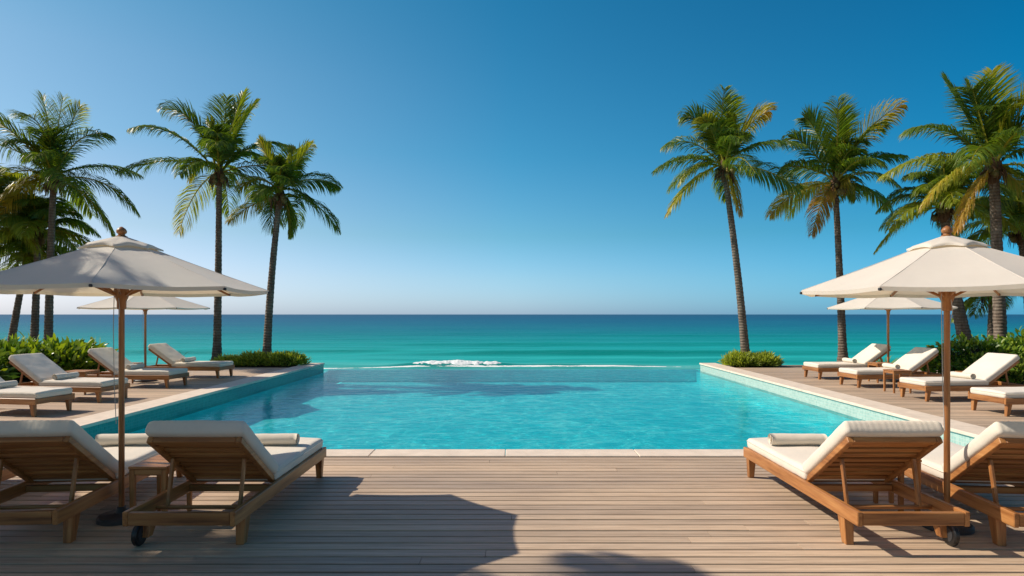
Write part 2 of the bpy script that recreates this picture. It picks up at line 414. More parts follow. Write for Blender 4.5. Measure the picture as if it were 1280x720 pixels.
def ground():
    # terrace block with planting soil, falling to the beach beyond the pool
    xs = [-60, -30, -20, -16, -12.7, -9.6, -6.7, 6.7, 9.6, 12.7, 16, 20, 30, 60]
    prof = [(-40, -.2), (0, -.2), (14, -.2), (19, -.16), (21.1, -.16)]
    vs, fs = [], []
    m2 = MB()
    for s in (-1, 1):
        X = [s*q for q in (6.68, 8, 9.6, 12.6, 14, 17, 21, 30, 60)]
        Y = [19.24, 20, 20.9, 21.6, 22.6, 25, 30, 34]
        Z = [-.05, -.02, -.05, -.4, -1.3, -3.2, -4.6, -6.0]
        vs = [(x, y, z+.05*noise.noise(Vector((x*.7, y*.7, 0)))) for y, z in zip(Y, Z) for x in X]
        n = len(X); f = [(j*n+i, j*n+i+1, (j+1)*n+i+1, (j+1)*n+i) for j in range(len(Y)-1) for i in range(n-1)]
        m2.add(vs, f)
        X = [s*q for q in (12.62, 14, 16, 20, 30, 60)]; Y = [-12, 0, 7, 12, 16, 19.23]
        vs = [(x, y, -.05+.05*noise.noise(Vector((x*.7, y*.7, 0)))) for y in Y for x in X]
        n = len(X); m2.add(vs, [(j*n+i, j*n+i+1, (j+1)*n+i+1, (j+1)*n+i) for j in range(len(Y)-1) for i in range(n-1)])
    m2.add([(-60,-12,-.17),(60,-12,-.17),(60,-45,-.17),(-60,-45,-.17)], [(0,1,2,3)])
    m2.add([(-6.7, 21.62, -.9), (6.7, 21.62, -.9), (6.7, 30, -4.6), (-6.7, 30, -4.6), (6.7, 34, -6), (-6.7, 34, -6)], [(0,1,2,3), (3,2,4,5)])
    struct(m2.build('ground', M['soil'], smooth=True))
ground()

SEA = -4.0
def swell(x, y):
    wob = 3.0*noise.noise(Vector((x*.012, y*.012, 3.1)))
    am = .5+.9*max(0, noise.noise(Vector((x*.02, y*.05, 7.7)))+.3)
    z = .17*am*math.sin((y+wob*2)*2*math.pi/13.0) + .15*math.sin((y+wob*3+x*.05)*2*math.pi/29.0)
    z += .07*noise.noise(Vector((x*.15, y*.4, 1)))
    # breaking wave in front of the pool edge
    yc = 67.3+0.8*noise.noise(Vector((x*.05, 0, 2)))
    br = math.exp(-((x+6.0)/6.4)**4); br2 = math.exp(-((x-8)/7.0)**4)
    g = math.exp(-((y-yc)/1.25)**2); z += .40*br*g + .22*br2*g
    z += .30*math.exp(-((y-92-wob)/2.6)**2)*(.6+.5*math.sin(x*.05+1)) + .22*math.exp(-((y-118-wob)/3)**2)
    return z, br, yc
def sea():
    ny, nx = 520, 260
    Y = []; y = 30.0
    for j in range(ny):
        Y.append(y); y += max(.28, y*.0055) if j < 330 else y*.035
    vs, fs, foam = [], [], []
    for y in Y:
        half = y*1.05+40
        for i in range(nx+1):
            u = 2*i/nx-1; x = u*half
            k = 1 if y < 900 else max(0, 1-(y-900)/900)
            z, br, yc = swell(x, y)
            fm = br*math.exp(-((y-(yc-.3))/1.0)**2)*.6
            line = math.exp(-((y-65.7-.6*noise.noise(Vector((x*.07, 5, 2))))/.55)**2)
            fm = max(fm, line*(1.05+.35*noise.noise(Vector((x*.06, 1, 4)))))
            foam.append(max(0, min(1, fm)))
            vs.append((x, y, SEA+z*k))
    n = nx+1
    for j in range(len(Y)-1):
        for i in range(nx): fs.append((j*n+i, j*n+i+1, (j+1)*n+i+1, (j+1)*n+i))
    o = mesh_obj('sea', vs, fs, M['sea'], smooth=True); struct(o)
    a = o.data.attributes.new('foam', 'FLOAT', 'POINT'); a.data.foreach_set('value', foam)
sea()

def foam():
    vs, fs = [], []; nx, ny = 230, 30
    for j in range(ny+1):
        for i in range(nx+1):
            x = -13.6+15.4*i/nx; y = 64.9+3.8*j/ny
            z0, br, yc = swell(x, y)
            env = (.8+.2*math.exp(-((x+4.0)/3.0)**2))*math.exp(-((x+5.8)/5.6)**6)*math.exp(-((y-yc+.5)/1.1)**2)
            fr = .55*noise.noise(Vector((x*.45, y*.6, 3)))+.4*noise.noise(Vector((x*1.5, y*1.8, 5)))+.25*noise.noise(Vector((x*4, y*4.5, 8)))
            vs.append((x, y, SEA+z0-.22+.34*env+.24*fr*(.2+env)))
    n = nx+1
    for j in range(ny):
        for i in range(nx): fs.append((j*n+i, j*n+i+1, (j+1)*n+i+1, (j+1)*n+i))
    struct(mesh_obj('wave_foam', vs, fs, M['foam'], smooth=True))
M['foam'] = simple('white_sea_foam', (.80,.84,.84), .9, .05, 3, .4, .05)
foam()

# ------------------------------------------------------------------ sun lounger
def rounded_box(sx, sy, sz, r, nx, ny, nz, fn=None):
    bm = bmesh.new(); bmesh.ops.create_cube(bm, size=2)
    vs, idx, fs = [], {}, []
    def vert(p):
        k = (round(p[0], 5), round(p[1], 5), round(p[2], 5))
        if k not in idx:
            idx[k] = len(vs); q = Vector((p[0]*sx/2, p[1]*sy/2, p[2]*sz/2))
            inner = Vector((max(-sx/2+r, min(sx/2-r, q.x)), max(-sy/2+r, min(sy/2-r, q.y)), max(-sz/2+r, min(sz/2-r, q.z))))
            d = q-inner
            if d.length > 1e-6: q = inner+d.normalized()*r
            if fn: q = fn(q)
            vs.append(q)
        return idx[k]
    bm.free(); n = (nx, ny, nz)
    def lin(k, m_):      # denser towards the ends so the rounded rims are smooth
        t = k/m_; return math.sin((t-.5)*math.pi*.92)/math.sin(math.pi*.46)
    for ax in range(3):
        u, v = (ax+1) % 3, (ax+2) % 3
        for s in (-1, 1):
            for i in range(n[u]):
                for j in range(n[v]):
                    q = []
                    for di, dj in ((0,0),(1,0),(1,1),(0,1)):
                        p = [0,0,0]; p[ax] = s; p[u] = lin(i+di, n[u]); p[v] = lin(j+dj, n[v]); q.append(vert(p))
                    if s < 0: q = q[::-1]
                    fs.append(q)
    return vs, fs
HY, HZ, ANG, BL = -.20, .30, R(35), .78     # hinge, recline, back length
BU = Vector((0, -math.cos(ANG), math.sin(ANG))); BN = Vector((0, math.sin(ANG), math.cos(ANG)))
def make_lounger():
    t = empty('sun_lounger', (0,0,0))
    W = .75; hw = W/2
    for s in (-1, 1):
        mb = MB(); mb.box((s*(hw-.018), 0, .238), (.036, 2.1, .098), ch=.005); mb.build('side_rail', TK[1], t)
        mb = MB(); mb.box((0, s*(1.05-.02), .238), (W-.074, .04, .086), ch=.005); mb.build('end_rail', TK[0], t)
    mb = MB(); mb.box((0, HY-.02, .225), (W-.074, .045, .05), ch=.004); mb.build('cross_rail', TK[0], t)
    mb = MB(); y = HY+.05
    while y < 1.0: mb.box((0, y, .268), (W-.076, .058, .018), ch=.003); y += .078
    mb.build('seat_slats', TK[0], t)
    mb = MB()
    for s in (-1, 1):
        m1 = MB(); m1.frustum((s*(hw-.05), .985, 0), (s*(hw-.045), .965, .188), (.05,.052), (.07,.075)); m1.build('leg', TK[2], t)
    m1 = MB(); m1.frustum((hw-.05, -.83, 0), (hw-.05, -.80, .188), (.055,.062), (.07,.095)); m1.build('leg', TK[2], t)
    # the wheel side: a short leg carrying the wheel
    m1 = MB(); m1.frustum((-hw+.055, -.85, .055), (-hw+.055, -.80, .188), (.045,.055), (.07,.095)); m1.build('leg', TK[2], t)
    rx = Matrix.Rotation(R(90), 3, 'Y')
    m1 = MB(); m1.lathe([(.045,-.018),(.072,-.018),(.08,-.011),(.08,.011),(.072,.018),(.045,.018)], (-hw+.012, -.87, .0805), 28, rx)
    wh = smooth_by_angle(m1.build('wheel', M['black'], t))
    m1 = MB(); m1.lathe([(.0,-.022),(.02,-.022),(.05,-.0205),(.05,.0205),(.02,.022),(.0,.022)], (-hw+.012, -.87, .0805), 20, rx); m1.build('wheel_hub', M['cast'], wh)
    m1 = MB(); m1.tube([(-hw+.034, -.87, .0805), (-hw-.014, -.87, .0805)], .009, 10); m1.build('axle', M['metal'], wh)
    # backrest
    o0 = Vector((0, HY, HZ-.02)); inset = .045
    m1 = MB(); q0 = o0+BU*.02+BN*.0215; q1 = o0+BU*(BL-.05)+BN*.0215
    m1.bar(q0, q1, .60, .003, BN, 0); b = m1.build('backrest', M['gap_shade'], t)  # dark panel added behind the slats, painting the shade in their gaps
    for s in (-1, 1):
        bk = MB(); a = o0+Vector((s*(hw-inset-.02), 0, 0)); bk.bar(a+BU*.0, a+BU*BL, .042, .045, BN); bk.build('stile', TK[1], b)
    bk = MB(); a = o0+BU*(BL-.025); bk.bar(a+Vector((-hw+inset+.042,0,0)), a+Vector((hw-inset-.042,0,0)), .05, .040, BN)
    bk.build('top_rail', TK[0], b)
    sl = MB(); u = .05
    while u < BL-.08:
        a = o0+BU*u+BN*.006
        sl.bar(a+Vector((-hw+inset+.042,0,0)), a+Vector((hw-inset-.042,0,0)), .056, .018, BN, .003); u += .090
    sl.build('slats', TK[0], b)
    # prop struts and their cross rod
    for s in (-1, 1):
        m1 = MB(); a = o0+BU*.50+Vector((s*(hw-.115), 0, 0))-BN*.024
        m1.bar(a, (s*(hw-.115), -.70, .215), .022, .034); m1.build('support_strut', TK[2], t)
    m1 = MB(); m1.tube([(-hw+.036, -.70, .215), (hw-.036, -.70, .215)], .014, 10); smooth_by_angle(m1.build('cross_rod', TK[0], t))
    # cushions
    def seat_fn(q):
        q = q.copy(); e = 1-abs(q.x)/.345
        q.z += .010*math.cos(q.x/.345*1.4)*(1 if q.z > 0 else 0)
        q.z += .006*noise.noise(Vector((q.x*5, q.y*4, 1)))*(1 if q.z > 0 else .2)
        q.x += .004*noise.noise(Vector((q.x*3, q.y*16, q.z*9))); return q
    vs, fs = rounded_box(.70, 1.27, .105, .034, 22, 40, 6, seat_fn)
    off = Vector((0, HY+.605, .277+.0525))
    mesh_obj('seat_cushion', [v+off for v in vs], fs, M['cushion'], t, True)
    mw = MB(); pts = []
    for (cx, cy, a0) in ((.316,.601,0),(-.316,.601,90),(-.316,-.601,180),(.316,-.601,270)):
        for k in range(5):
            a = R(a0+22.5*k); pts.append(off+Vector((cx+.036*math.cos(a), cy+.036*math.sin(a), .022)))
    pts.append(pts[0]); mw.tube(pts, .004, 6)
    seatp = [o for o in t.children if o.name.startswith('seat_cushion')]
    mw.build('piping', M['cushion'], seatp[0], True)
    def back_fn(q):
        q = q.copy(); w = max(0, (abs(q.y)-.30)/.10)
        q.z += .010*math.cos(q.x/.35*1.4)*(1 if q.z > 0 else 0)
        rip = math.sin(q.x*150+2*noise.noise(Vector((q.x*9, 0, 0))))
        if q.y > .33: q.z += .0005*rip; q.y += .0005*rip
        q.z += .006*noise.noise(Vector((q.x*5, q.y*5, 4)))
        q.x += .004*noise.noise(Vector((q.x*3, q.y*18, q.z*9))); return q
    vs, fs = rounded_box(.70, BL+.03, .105, .036, 150, 26, 7, back_fn)
    def tb(v): return o0+BU*(BL/2+.035+v.y)+BN*(.075+v.z)+Vector((v.x, 0, 0))
    # v.y increases up the back; mirror x keeps the normals outward
    mesh_obj('back_cushion', [tb(Vector((-v.x, v.y, v.z))) for v in vs], fs, M['cushion'], t, True)
    return t
LPROTO = make_lounger()
LMIR = None
def mirror_tree(o, parent=None):
    # mirror image build: same parts with the wheel on the other side
    c = o.copy()
    if o.data:
        c.data = o.data.copy(); me = c.data
        for v in me.vertices: v.co.x = -v.co.x
        me.flip_normals()
    link(c, parent)
    for ch in KIDS.get(o.name, []): mirror_tree(ch, c)
    return c
index_kids(None)
LMIR = mirror_tree(LPROTO); index_kids(None)
used = {'n': False, 'm': False}
def lounger(x, y, rz, label, mir=False, group='cream cushioned wooden sun loungers around the pool'):
    k = 'm' if mir else 'n'; p = LMIR if mir else LPROTO
    if used[k]: o = copy_tree(p)
    else: o = p; used[k] = True
    o.location = (x, y, 0); o.rotation_euler.z = rz; tag(o, label, 'sun lounger', group); return o
def towel(x, y, z, rz, label, color=None, ln=.5):
    mb = MB(); n = 22; r = .058; segs = 14; v0 = []
    vs, fs = [], []
    for i in range(segs+1):
        u = i/segs; xx = (u-.5)*ln
        for k in range(n):
            a = 2*math.pi*k/n; rr = r*(1+.035*math.sin(a*2+u*3)+.05*noise.noise(Vector((u*6, math.cos(a)*1.2, math.sin(a)*1.2+x))))
            if i in (0, segs): rr *= .95
            vs.append((xx+.004*math.sin(a*3), rr*1.06*math.cos(a), r*.92+rr*.92*math.sin(a)))
    for i in range(segs):
        for k in range(n): fs.append((i*n+k, i*n+(k+1)%n, (i+1)*n+(k+1)%n, (i+1)*n+k))
    # rolled spiral ends
    def end(i0, s):
        xx = s*ln/2; b = len(vs); cnt = 90
        for q in range(cnt+1):
            t_ = q/cnt; a = t_*2*math.pi*3.4; rr = r*(.10+.84*t_)
            for dr, dx in ((0, 0), (.011*.6, -.010)):
                vs.append((xx+s*(.004+dx), (rr-dr)*1.04*math.cos(a), r*.92+(rr-dr)*.9*math.sin(a)))
        for q in range(cnt):
            fs.append((b+2*q, b+2*q+2, b+2*q+3, b+2*q+1))
        bb = len(vs); vs.append((xx-s*.008, 0, r*.92))
        for k in range(n):
            a = (i0*n+k, i0*n+(k+1)%n, bb); fs.append(a if s < 0 else a[::-1])
    end(0, -1); end(segs, 1)
    o = mesh_obj('rolled_towel', vs, fs, M['towel'], None, True); o.location = (x, y, z); o.rotation_euler.z = rz
    tag(o, label, 'towel', 'rolled towels on the loungers'); return o
SEATZ = .392
G = 'cream cushioned wooden sun loungers around the pool'
# near pairs, heads towards the viewer
def place_near(cx, cy, rz, label, mir, tl=None, tx=0):
    o = lounger(cx, cy, rz, label, mir)
    if tl:
        p = Matrix.Rotation(rz, 3, 'Z') @ Vector((tx, .62, 0)); towel(cx+p.x, cy+p.y, SEATZ, rz+R(rnd.uniform(-3, 3)), tl)
place_near(-2.215, 5.30, 0, 'shaded near lounger closest to the centre on the left, black wheel at its corner', False,
           'rolled towel on the shaded near lounger closest to the centre on the left', -.02)
place_near(-3.51, 5.30, R(5), 'shaded near lounger cut by the left frame edge, just left of the parasol pole', False,
           'rolled towel on the near left lounger just right of the parasol pole', -.0)
place_near(-4.66, 5.22, R(5), 'leftmost near lounger, only its foot end showing at the left frame edge', False)
place_near(2.67, 5.30, 0, 'sunlit near lounger right of centre, slatted back to the viewer, wheel at its right corner', True,
           'sunlit rolled towel on the near right lounger beside the pool edge', -.03)
place_near(3.78, 5.24, R(-5), 'sunlit near lounger cut by the right frame edge, right of the parasol pole', True)
# side rows, feet towards the pool
def place_side(side, fx, y, yaw, label, tl):
    # local +Y (foot) points at the pool
    rz = (-math.pi/2 + R(-yaw)) if side < 0 else (math.pi/2 + R(yaw))
    d = Matrix.Rotation(rz, 3, 'Z') @ Vector((0, 1, 0))
    c = Vector((fx, y, 0)) - d*1.0
    lounger(c.x, c.y, rz, label, side > 0)
    if tl:
        p = Matrix.Rotation(rz, 3, 'Z') @ Vector((0, .02, 0)); towel(c.x+p.x, c.y+p.y, SEATZ, rz+R(rnd.uniform(-4, 4)), tl)
place_side(-1, -7.40, 10.32, 9, 'nearest lounger of the left deck row, head end cut off by the frame edge', 'rolled towel at the left frame edge on the nearest side lounger')
place_side(-1, -7.42, 11.92, 7, 'second lounger of the left deck row, raised back in front of the green shrubs', 'rolled towel on the second lounger of the left deck row')
place_side(-1, -7.40, 14.15, 5, 'third lounger of the left deck row, partly behind the near parasol pole', 'rolled towel on the third lounger of the left deck row, beside the parasol pole')
place_side(-1, -7.32, 16.35, 4, 'farthest lounger of the left deck row, next to the far parasol pole', 'rolled towel on the farthest lounger of the left deck row')
place_side(1, 7.72, 10.36, 5, 'nearest lounger of the right deck row, head end cut off by the frame edge', 'rolled towel at the right frame edge on the nearest side lounger')
place_side(1, 7.58, 12.08, 5, 'second lounger of the right deck row, raised back in front of the dark hedge', 'rolled towel on the second lounger of the right deck row, right of the parasol pole')
place_side(1, 7.52, 14.28, 4, 'third lounger of the right deck row, small table standing in front of its seat', 'rolled towel on the third lounger of the right deck row')
place_side(1, 7.52, 16.05, 4, 'farthest lounger of the right deck row, beside the far parasol pole', 'rolled towel on the farthest lounger of the right deck row')

# ------------------------------------------------------------------ side tables
def make_table(x, y, w, d, h, label, rz=0):
    t = empty('side_table', (x, y, 0), rz)
    mb = MB(); n = 5; sw = d/n
    for i in range(n): mb.box((0, -d/2+sw*(i+.5), h-.011), (w, sw-.006, .022), ch=.003)
    tt = mb.build('tabletop', TK[0], t)
    mb = MB()
    for s in (-1, 1): mb.box((0, s*(d/2-.02), h-.047), (w-.06, .018, .045), ch=.002); mb.box((s*(w/2-.02), 0, h-.047), (.018, d-.06, .045), ch=.002)
    mb.build('apron', TK[0], t)
    for sx in (-1, 1):
        for sy in (-1, 1):
            m1 = MB(); m1.frustum((sx*(w/2-.024), sy*(d/2-.024), 0), (sx*(w/2-.024), sy*(d/2-.024), h-.0235), (.032,.032), (.04,.04)); m1.build('leg', TK[2], t)
    tag(t, label, 'side table', 'small wooden side tables between loungers')
make_table(-2.755, 5.04, .29, .42, .45, 'small wooden side table between the two near left loungers, right of the parasol pole')
make_table(3.155, 5.26, .18, .40, .45, 'small wooden side table between the two near right loungers')
make_table(-8.75, 12.98, .50, .45, .46, 'low wooden table between the second and third loungers of the left deck')
make_table(-8.98, 15.02, .42, .42, .46, 'low wooden table at the foot of the far left parasol pole')
make_table(7.93, 13.17, .38, .38, .46, 'small wooden table with tall legs in front of the third right deck lounger seat')
make_table(8.72, 15.12, .42, .42, .46, 'small wooden table at the foot of the far right parasol pole')
make_table(9.45, 13.15, .42, .42, .42, 'small wooden table before the dark hedge, half hidden by the near right parasol pole')

# ------------------------------------------------------------------ parasols
def make_parasol(x, y, r, rim, top, rot, label, base_r=.17):
    t = empty('parasol', (x, y, 0))
    pr = .0215 if r < 1.3 else .026
    m1 = MB(); m1.tube([(0,0,.05), (0,0,rim-.14)], pr, 16); smooth_by_angle(m1.build('pole', TK[2], t))
    m1 = MB(); m1.tube([(0,0,rim-.139), (0,0,top+.0)], pr*.8, 14); smooth_by_angle(m1.build('upper_pole', TK[2], t))
    m1 = MB(); m1.lathe([(pr+.004, rim-.16), (pr+.012, rim-.155), (pr+.012, rim-.10), (pr+.028, rim-.06), (pr+.034, rim-.03), (pr+.030, rim+.005), (pr*.9, rim+.012)], n=16)
    smooth_by_angle(m1.build('runner_hub', TK[2], t), 30)
    m1 = MB(); m1.lathe([(base_r, 0), (base_r, .03), (base_r-.012, .042), (.06, .05), (.045, .058), (.036, .085), (.030, .10), (pr+.001, .102)], n=36)
    smooth_by_angle(m1.build('base', M['cast'], t), 35)
    # canopy: eight panels between ribs, sagging a little between them
    def prof(s_):       # s_ 0..1 centre to rim
        return rim+(top-rim)*((1-s_)*.93+.07*(1-s_)**2.2)
    nr, ns = 14, 8; vs, fs = [], []
    s0 = .07
    for i in range(nr+1):
        s_ = s0+(1-s0)*i/nr
        for k in range(8):
            a0 = rot+R(45*k); a1 = rot+R(45*(k+1))
            p0 = Vector((math.sin(a0), -math.cos(a0), 0))*r*s_; p1 = Vector((math.sin(a1), -math.cos(a1), 0))*r*s_
            for j in range(ns):
                v = j/ns; p = p0.lerp(p1, v); sag = math.sin(math.pi*v)
                p.z = prof(s_)-.022*r*sag*s_**1.5
                if i == nr: p *= (1-.018*sag); p.z = prof(s_)-.012*r*sag
                p.z += .004*noise.noise(Vector((p.x*4, p.y*4, x)))
                vs.append(p)
    m = 8*ns
    for i in range(nr):
        for k in range(m): fs.append((i*m+k, i*m+(k+1)%m, (i+1)*m+(k+1)%m, (i+1)*m+k))
    # hem folded under
    b = len(vs)
    for k in range(m):
        q = vs[nr*m+k].copy(); q.z -= .028; q.x *= .996; q.y *= .996; vs.append(q)
    for k in range(m): fs.append((nr*m+k, nr*m+(k+1)%m, b+(k+1)%m, b+k))
    me_o = mesh_obj('canopy', vs, fs, M['canopy'], t, True)
    me_o.data.flip_normals(); me_o.data.update()
    so = me_o
    try: me_o.data.set_sharp_from_angle(angle=R(15))
    except Exception: pass
    # seams over the ribs
    sm = MB()
    for k in range(8):
        a = rot+R(45*k); d = Vector((math.sin(a), -math.cos(a), 0))
        sm.tube([d*r*q+Vector((0,0,prof(q)+.0005)) for q in (.1,.2,.3,.4,.5,.6,.7,.8,.9,.99)], .0018*max(1, r), 6)
    sm.build('seam', M['canopy'], me_o, True)
    # vent cap with scalloped rim
    vs, fs = [], []; rv = .27*r; ns2 = 10; rings = 6
    for i in range(rings+1):
        s_ = .12+.88*i/rings
        for k in range(8):
            a0 = rot+R(45*k); a1 = rot+R(45*(k+1))
            p0 = Vector((math.sin(a0), -math.cos(a0), 0))*rv*s_; p1 = Vector((math.sin(a1), -math.cos(a1), 0))*rv*s_
            for j in range(ns2):
                v = j/ns2; p = p0.lerp(p1, v); sag = math.sin(math.pi*v)
                if i == rings: p *= 1-.14*sag
                p.z = prof(.27*s_)+.014+.016*sag*s_*r+.010*s_
                vs.append(p)
    m = 8*ns2
    for i in range(rings):
        for k in range(m): fs.append((i*m+k, (i+1)*m+k, (i+1)*m+(k+1)%m, i*m+(k+1)%m))
    b = len(vs)
    for k in range(m):
        q = vs[rings*m+k].copy(); q.z -= .012; vs.append(q)
    for k in range(m): fs.append((rings*m+k, b+k, b+(k+1)%m, rings*m+(k+1)%m))
    mesh_obj('vent', vs, fs, M['canopy'], me_o, True)
    m1 = MB(); m1.lathe([(.038, top-.01), (.042, top+.004), (.026, top+.012), (.024, top+.022), (.036, top+.032), (.038, top+.048), (.026, top+.066), (.006, top+.080)], n=18)
    smooth_by_angle(m1.build('finial', TK[2], t), 50)
    for k in range(8):
        a = rot+R(45*k); d = Vector((math.sin(a), -math.cos(a), 0))
        m1 = MB(); a_ = d*.035+Vector((0,0,prof(.035/r)-.045)); b_ = d*(r*.99)+Vector((0,0,prof(.99)-.024)); m1.bar(a_, b_, .015, .018); rb = m1.build('rib', TK[0], t)
        m1 = MB(); m1.box(d*(r*.998)+Vector((0,0,prof(1)-.019)), (.020,.020,.020), Matrix.Rotation(a, 3, 'Z'), .005); m1.build('rib_tip', M['cast'], rb)
        m1 = MB(); a_ = d*(pr+.02)+Vector((0,0,rim-.05)); sm_ = .46; b_ = d*(r*sm_)+Vector((0,0,prof(sm_)-.036)); m1.bar(a_, b_, .014, .018); m1.build('strut', TK[0], t)
    m1 = MB(); pts = [(-.05, -.012, rim-.03), (-.052, -.02, rim-.30), (-.045, -.02, rim-.75), (-.030, -.02, rim-1.05)]
    m1.tube(pts, .0028, 6); m1.tube([(-.0, -.04, rim-.05), (.012, -.045, rim-.16), (.004, -.04, rim-.22)], .0028, 6); m1.build('pull_cord', M['cord'], t)
    tag(t, label, 'parasol', 'cream octagonal parasols with wooden poles')
    return t
make_parasol(-3.05, 5.0, 1.075, 1.80, 2.205, R(22.5), 'large near left parasol, cream canopy in dappled grey shade over the near left loungers')
make_parasol(3.262, 4.80, 1.03, 1.785, 2.185, R(-10), 'large near right parasol with bright sunlit cream canopy over the near right loungers')
make_parasol(-8.80, 15.36, 1.45, 1.76, 2.24, R(10), 'distant left parasol, small and pale, standing by the far left deck loungers', .25)
make_parasol(9.03, 15.36, 1.42, 1.76, 2.24, R(-4), 'distant right parasol, small and pale, standing by the far right deck loungers', .25)
make_parasol(-5.68, 4.45, 1.15, 1.80, 2.24, R(22.5), 'unseen parasol added beyond the left frame edge to shade the near left loungers')  # added out of view so its shadow falls on the near loungers

# ------------------------------------------------------------------ palms
class Leaves:
    def __init__(s): s.v = []; s.f = []; s.t = []
    def quad_strip(s, pts, wid, side, tint):
        # pts centreline, wid widths, side vector; last point is the tip
        b = len(s.v)
        for p, w in zip(pts[:-1], wid[:-1]): s.v.append(p-side*w/2); s.v.append(p+side*w/2)
        s.v.append(pts[-1]); n = len(pts)-1
        for i in range(n-1): s.f.append((b+2*i, b+2*i+1, b+2*i+3, b+2*i+2)); s.t.append(tint)
        s.f.append((b+2*n-2, b+2*n-1, b+2*n)); s.t.append(tint)
    def build(s, name, mat, parent=None, mats=None, extra=None):
        me = bpy.data.meshes.new(name); me.from_pydata([tuple(v) for v in s.v], [], s.f); me.materials.append(mat)
        a = me.attributes.new('tint', 'FLOAT', 'FACE'); a.data.foreach_set('value', s.t)
        return link(bpy.data.objects.new(name, me), parent)
def frond(Lv, p0, p1, p2, tint, r_, nl=46, lmax=.78, roll=0, brown_tip=0):
    def B(t): return p0*(1-t)**2+p1*2*t*(1-t)+p2*t*t
    def dB(t): return ((p1-p0)*(1-t)+(p2-p1)*t)
    Z = Vector((0,0,1)); chord = p2-p0; hz = Vector((chord.x, chord.y, 0))
    if hz.length < .05: hz = Vector((1, 0, 0))
    S0 = Vector((hz.y, -hz.x, 0)).normalized()
    S0 = (Matrix.Rotation(roll, 3, chord.normalized()) @ S0)
    length = sum((B((i+1)/12)-B(i/12)).length for i in range(12))
    # rachis
    n = 14; b = len(Lv.v); pts = [B(i/n) for i in range(n+1)]
    for i, p in enumerate(pts):
        T = dB(i/n).normalized(); s_ = (S0-T*S0.dot(T)).normalized(); u = s_.cross(T); w = .030*(1-i/n)**.8+.005
        if i == 0: w = .05
        for a in (0, 2.09, 4.19): Lv.v.append(p+(s_*math.cos(a)+u*math.sin(a))*w)
    for i in range(n):
        for k in range(3): Lv.f.append((b+3*i+k, b+3*i+(k+1)%3, b+3*i+3+(k+1)%3, b+3*i+3+k)); Lv.t.append(.68)
    lm = lmax*min(1.15, .55+.22*length)
    for i in range(nl):
        t = .13+.86*(i+.5)/nl
        for sd in (-1, 1):
            if r_.random() < .03: continue
            tt = min(.995, t+r_.uniform(-.006, .006)); p = B(tt); T = dB(tt).normalized()
            s_ = (S0-T*S0.dot(T)); s_ = s_.normalized() if s_.length > 1e-3 else S0
            u = s_.cross(T); 
            if u.z < 0: u = -u
            prof = (math.sin(math.pi*min(1, (tt-.05)/.95*.86+.10)))**.75
            ll = lm*prof*r_.uniform(.86, 1.1)
            fa = R(28+32*tt+r_.uniform(-5, 5))
            d = (s_*sd*math.cos(fa)+T*math.sin(fa)+u*(.16-.10*tt+r_.uniform(-.12,.12))).normalized()
            w = .040*r_.uniform(.8, 1.15); k = r_.uniform(.7, 1.25)*(1-.75*max(0, T.z)**1.5)
            q1 = p+d*ll*.35; d2 = (d-Z*.62*k).normalized(); q2 = q1+d2*ll*.35; d3 = (d2-Z*1.05*k).normalized(); q3 = q2+d3*ll*.33
            side = d.cross(Z); side = side.normalized() if side.length > .1 else T
            side = (side*.55+T*.6+Vector((r_.uniform(-.3,.3), r_.uniform(-.3,.3), r_.uniform(-.3,.3)))).normalized()
            tn = max(0, min(1, tint+r_.uniform(-.09, .09)+brown_tip*max(0, tt-.6)))
            Lv.quad_strip([p, q1, q2, q3], [w*.6, w, w*.75, 0], side, tn)
